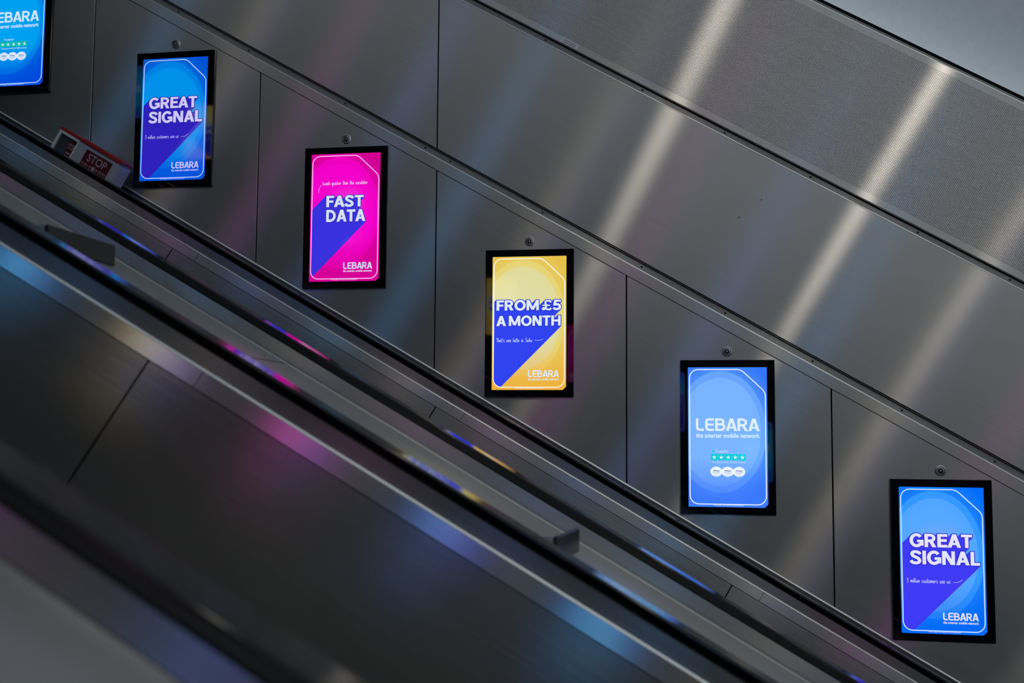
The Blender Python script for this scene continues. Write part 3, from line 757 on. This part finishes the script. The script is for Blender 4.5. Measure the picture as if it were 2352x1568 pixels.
# ------------------------------------------------------------------ emergency stop box
def stop_box():
    root = empty('emergency_stop_box', frame_pt(-2.0, -0.085, NP), True)
    tag(root, 'red-topped grey box with a STOP sign behind the furthest handrail', 'emergency stop')
    GREY = plain('pale_grey_plastic', (0.50, 0.55, 0.62), 0.35); WHITE = plain('white_plastic', (0.90, 0.91, 0.94), 0.3)
    RED = plain('red_plastic', (0.50, 0.022, 0.016), 0.25); DRED = plain('dark_red_plate', (0.13, 0.006, 0.010), 0.3)
    LET = plain('faded_white_paint', (0.62, 0.55, 0.57), 0.5); WIN = plain('smoked_window', (0.07, 0.08, 0.10), 0.12)
    yf, yb = -0.045, 0.045; x0, xm, x1 = -0.178, -0.068, 0.158; top = 0.140
    mb = MB(); mb.box(xm, x1, yf, yb, 0.0, top); mb.build('body', GREY, root, bevel=0.006, seg=3)
    # upper end: a white-rimmed window set in the end block
    mb = MB(); mb.box(x0 + 0.012, xm, yf + 0.012, yb, 0.0, top - 0.012); mb.build('end_block', WIN, root)
    mb = MB()
    mb.box(x0, x0 + 0.013, yf, yb, 0.0, top); mb.box(x0 + 0.013, xm - 0.007, yf, yb, top - 0.013, top); mb.box(xm - 0.007, xm + 0.001, yf - 0.001, yb, 0.0, top)
    mb.build('window_rim', WHITE, root, bevel=0.002)
    sg = flat('end_sign', [rect(xm - 0.046, xm - 0.010, 0.02, top - 0.022)], -(yf + 0.0112), DRED, root)
    let = type_set('STOP', xm - 0.043, xm - 0.013, top - 0.058, 0.036, 0.01)
    let += [rect(xm - 0.040, xm - 0.016, top - 0.078 - 0.012 * k, top - 0.073 - 0.012 * k) for k in range(2)]
    flat('end_sign_lettering', let, -(yf + 0.0104), LET, sg)
    mb = MB(); mb.box(x0, x1 + 0.003, yf - 0.003, yb, top, top + 0.013); mb.box(x0 + 0.118, x1 + 0.003, yf - 0.005, yb, top - 0.001, top + 0.016)
    mb.build('red_cover', RED, root, bevel=0.003, seg=3)
    pl = flat('stop_sign', [rect(-0.018, 0.122, 0.008, top - 0.016)], -(yf - 0.0006), DRED, root)
    zb = top - 0.060
    L_ = type_set('STOP', 0.004, 0.102, zb, 0.050, 0.006)
    L_ += type_set('PUSH', -0.012, 0.022, zb - 0.022, 0.016) + type_set('PUSH', 0.082, 0.116, zb - 0.022, 0.016)
    L_ += [oval(0.052, zb - 0.0165, 0.0082, 0.0082, 20)]
    for sgn in (-1, 1):
        L_ += [rect(min(0.052 + sgn * 0.025, 0.052 + sgn * 0.013), max(0.052 + sgn * 0.025, 0.052 + sgn * 0.013), zb - 0.018, zb - 0.015),
               [(0.052 + sgn * 0.011, zb - 0.0165), (0.052 + sgn * 0.019, zb - 0.0095), (0.052 + sgn * 0.0165, zb - 0.0165)], [(0.052 + sgn * 0.011, zb - 0.0165), (0.052 + sgn * 0.019, zb - 0.0235), (0.052 + sgn * 0.0165, zb - 0.0165)]]
    L_ += type_set('EMERGENCY STOP BUTTON', -0.006, 0.110, zb - 0.040, 0.012)
    flat('stop_sign_lettering', L_, -(yf - 0.0012), LET, pl)
    return root
stop_box()

# small white notice on the rim of the perforated panel
nt_ = empty('notice_sticker', frame_pt(-0.436, -0.001, 1.0785), True)
tag(nt_, 'small white notice sticker on the lower rim of the perforated panel', 'sticker')
mb = MB(); mb.box(-0.041, 0.041, -0.0004, 0.0008, -0.0105, 0.0105); mb.build('sticker_backing', plain('white_vinyl', (0.86, 0.87, 0.93), 0.5), nt_)
flat('printed_lines', [rect(-0.026 + 0.0044 * k + (0.002 if k > 5 else 0), -0.0226 + 0.0044 * k + (0.002 if k > 5 else 0), 0.0012, 0.0062) for k in range(12)] +
     [rect(-0.027 + 0.0044 * k + (0.003 if k > 4 else 0), -0.0236 + 0.0044 * k + (0.003 if k > 4 else 0), -0.0068, -0.0018) for k in range(12)], 0.0008, plain('faint_ink', (0.42, 0.42, 0.48), 0.6), nt_)

# ------------------------------------------------------------------ ceiling lamps along the vault
LAMP_LABEL = ('uppermost strip lamp hung under the vault', 'second strip lamp down the vault', 'third strip lamp down the vault', 'lowest strip lamp under the vault')
for (s, pw), lab in zip(LAMPS, LAMP_LABEL):
    root = empty('ceiling_lamp', frame_pt(s, -4.2, 4.10), True)
    tag(root, lab, 'ceiling lamp', 'lamps under the vault')
    hw, hl = 0.055, 0.65
    mb = MB()
    prof = [(-hw, 0.0), (-hw, 0.035), (-hw * 0.6, 0.075), (hw * 0.6, 0.075), (hw, 0.035), (hw, 0.0)]
    i = len(mb.v); n_ = len(prof)
    for y in (-hl, hl): mb.v += [(x, y, z) for (x, z) in prof]
    mb.f = [(k, (k + 1) % n_, n_ + (k + 1) % n_, n_ + k) for k in range(n_)] + [tuple(range(n_ - 1, -1, -1)), tuple(range(n_, 2 * n_))]
    for y in (-0.45, 0.45): mb.box(-0.008, 0.008, y - 0.008, y + 0.008, 0.07, 0.16)
    mb.build('housing', DARK_METAL, root)
    em, nt2, b2 = new_mat('lamp_diffuser'); b2.inputs['Emission Color'].default_value = (1.0, 0.93, 0.82, 1); b2.inputs['Emission Strength'].default_value = LAMP_STRENGTH * pw
    em.cycles.emission_sampling = 'FRONT'
    mesh_obj('diffuser', [(-0.045, -hl + 0.02, -0.001), (-0.045, hl - 0.02, -0.001), (0.045, hl - 0.02, -0.001), (0.045, -hl + 0.02, -0.001)], [(0, 1, 2, 3)], em, root)
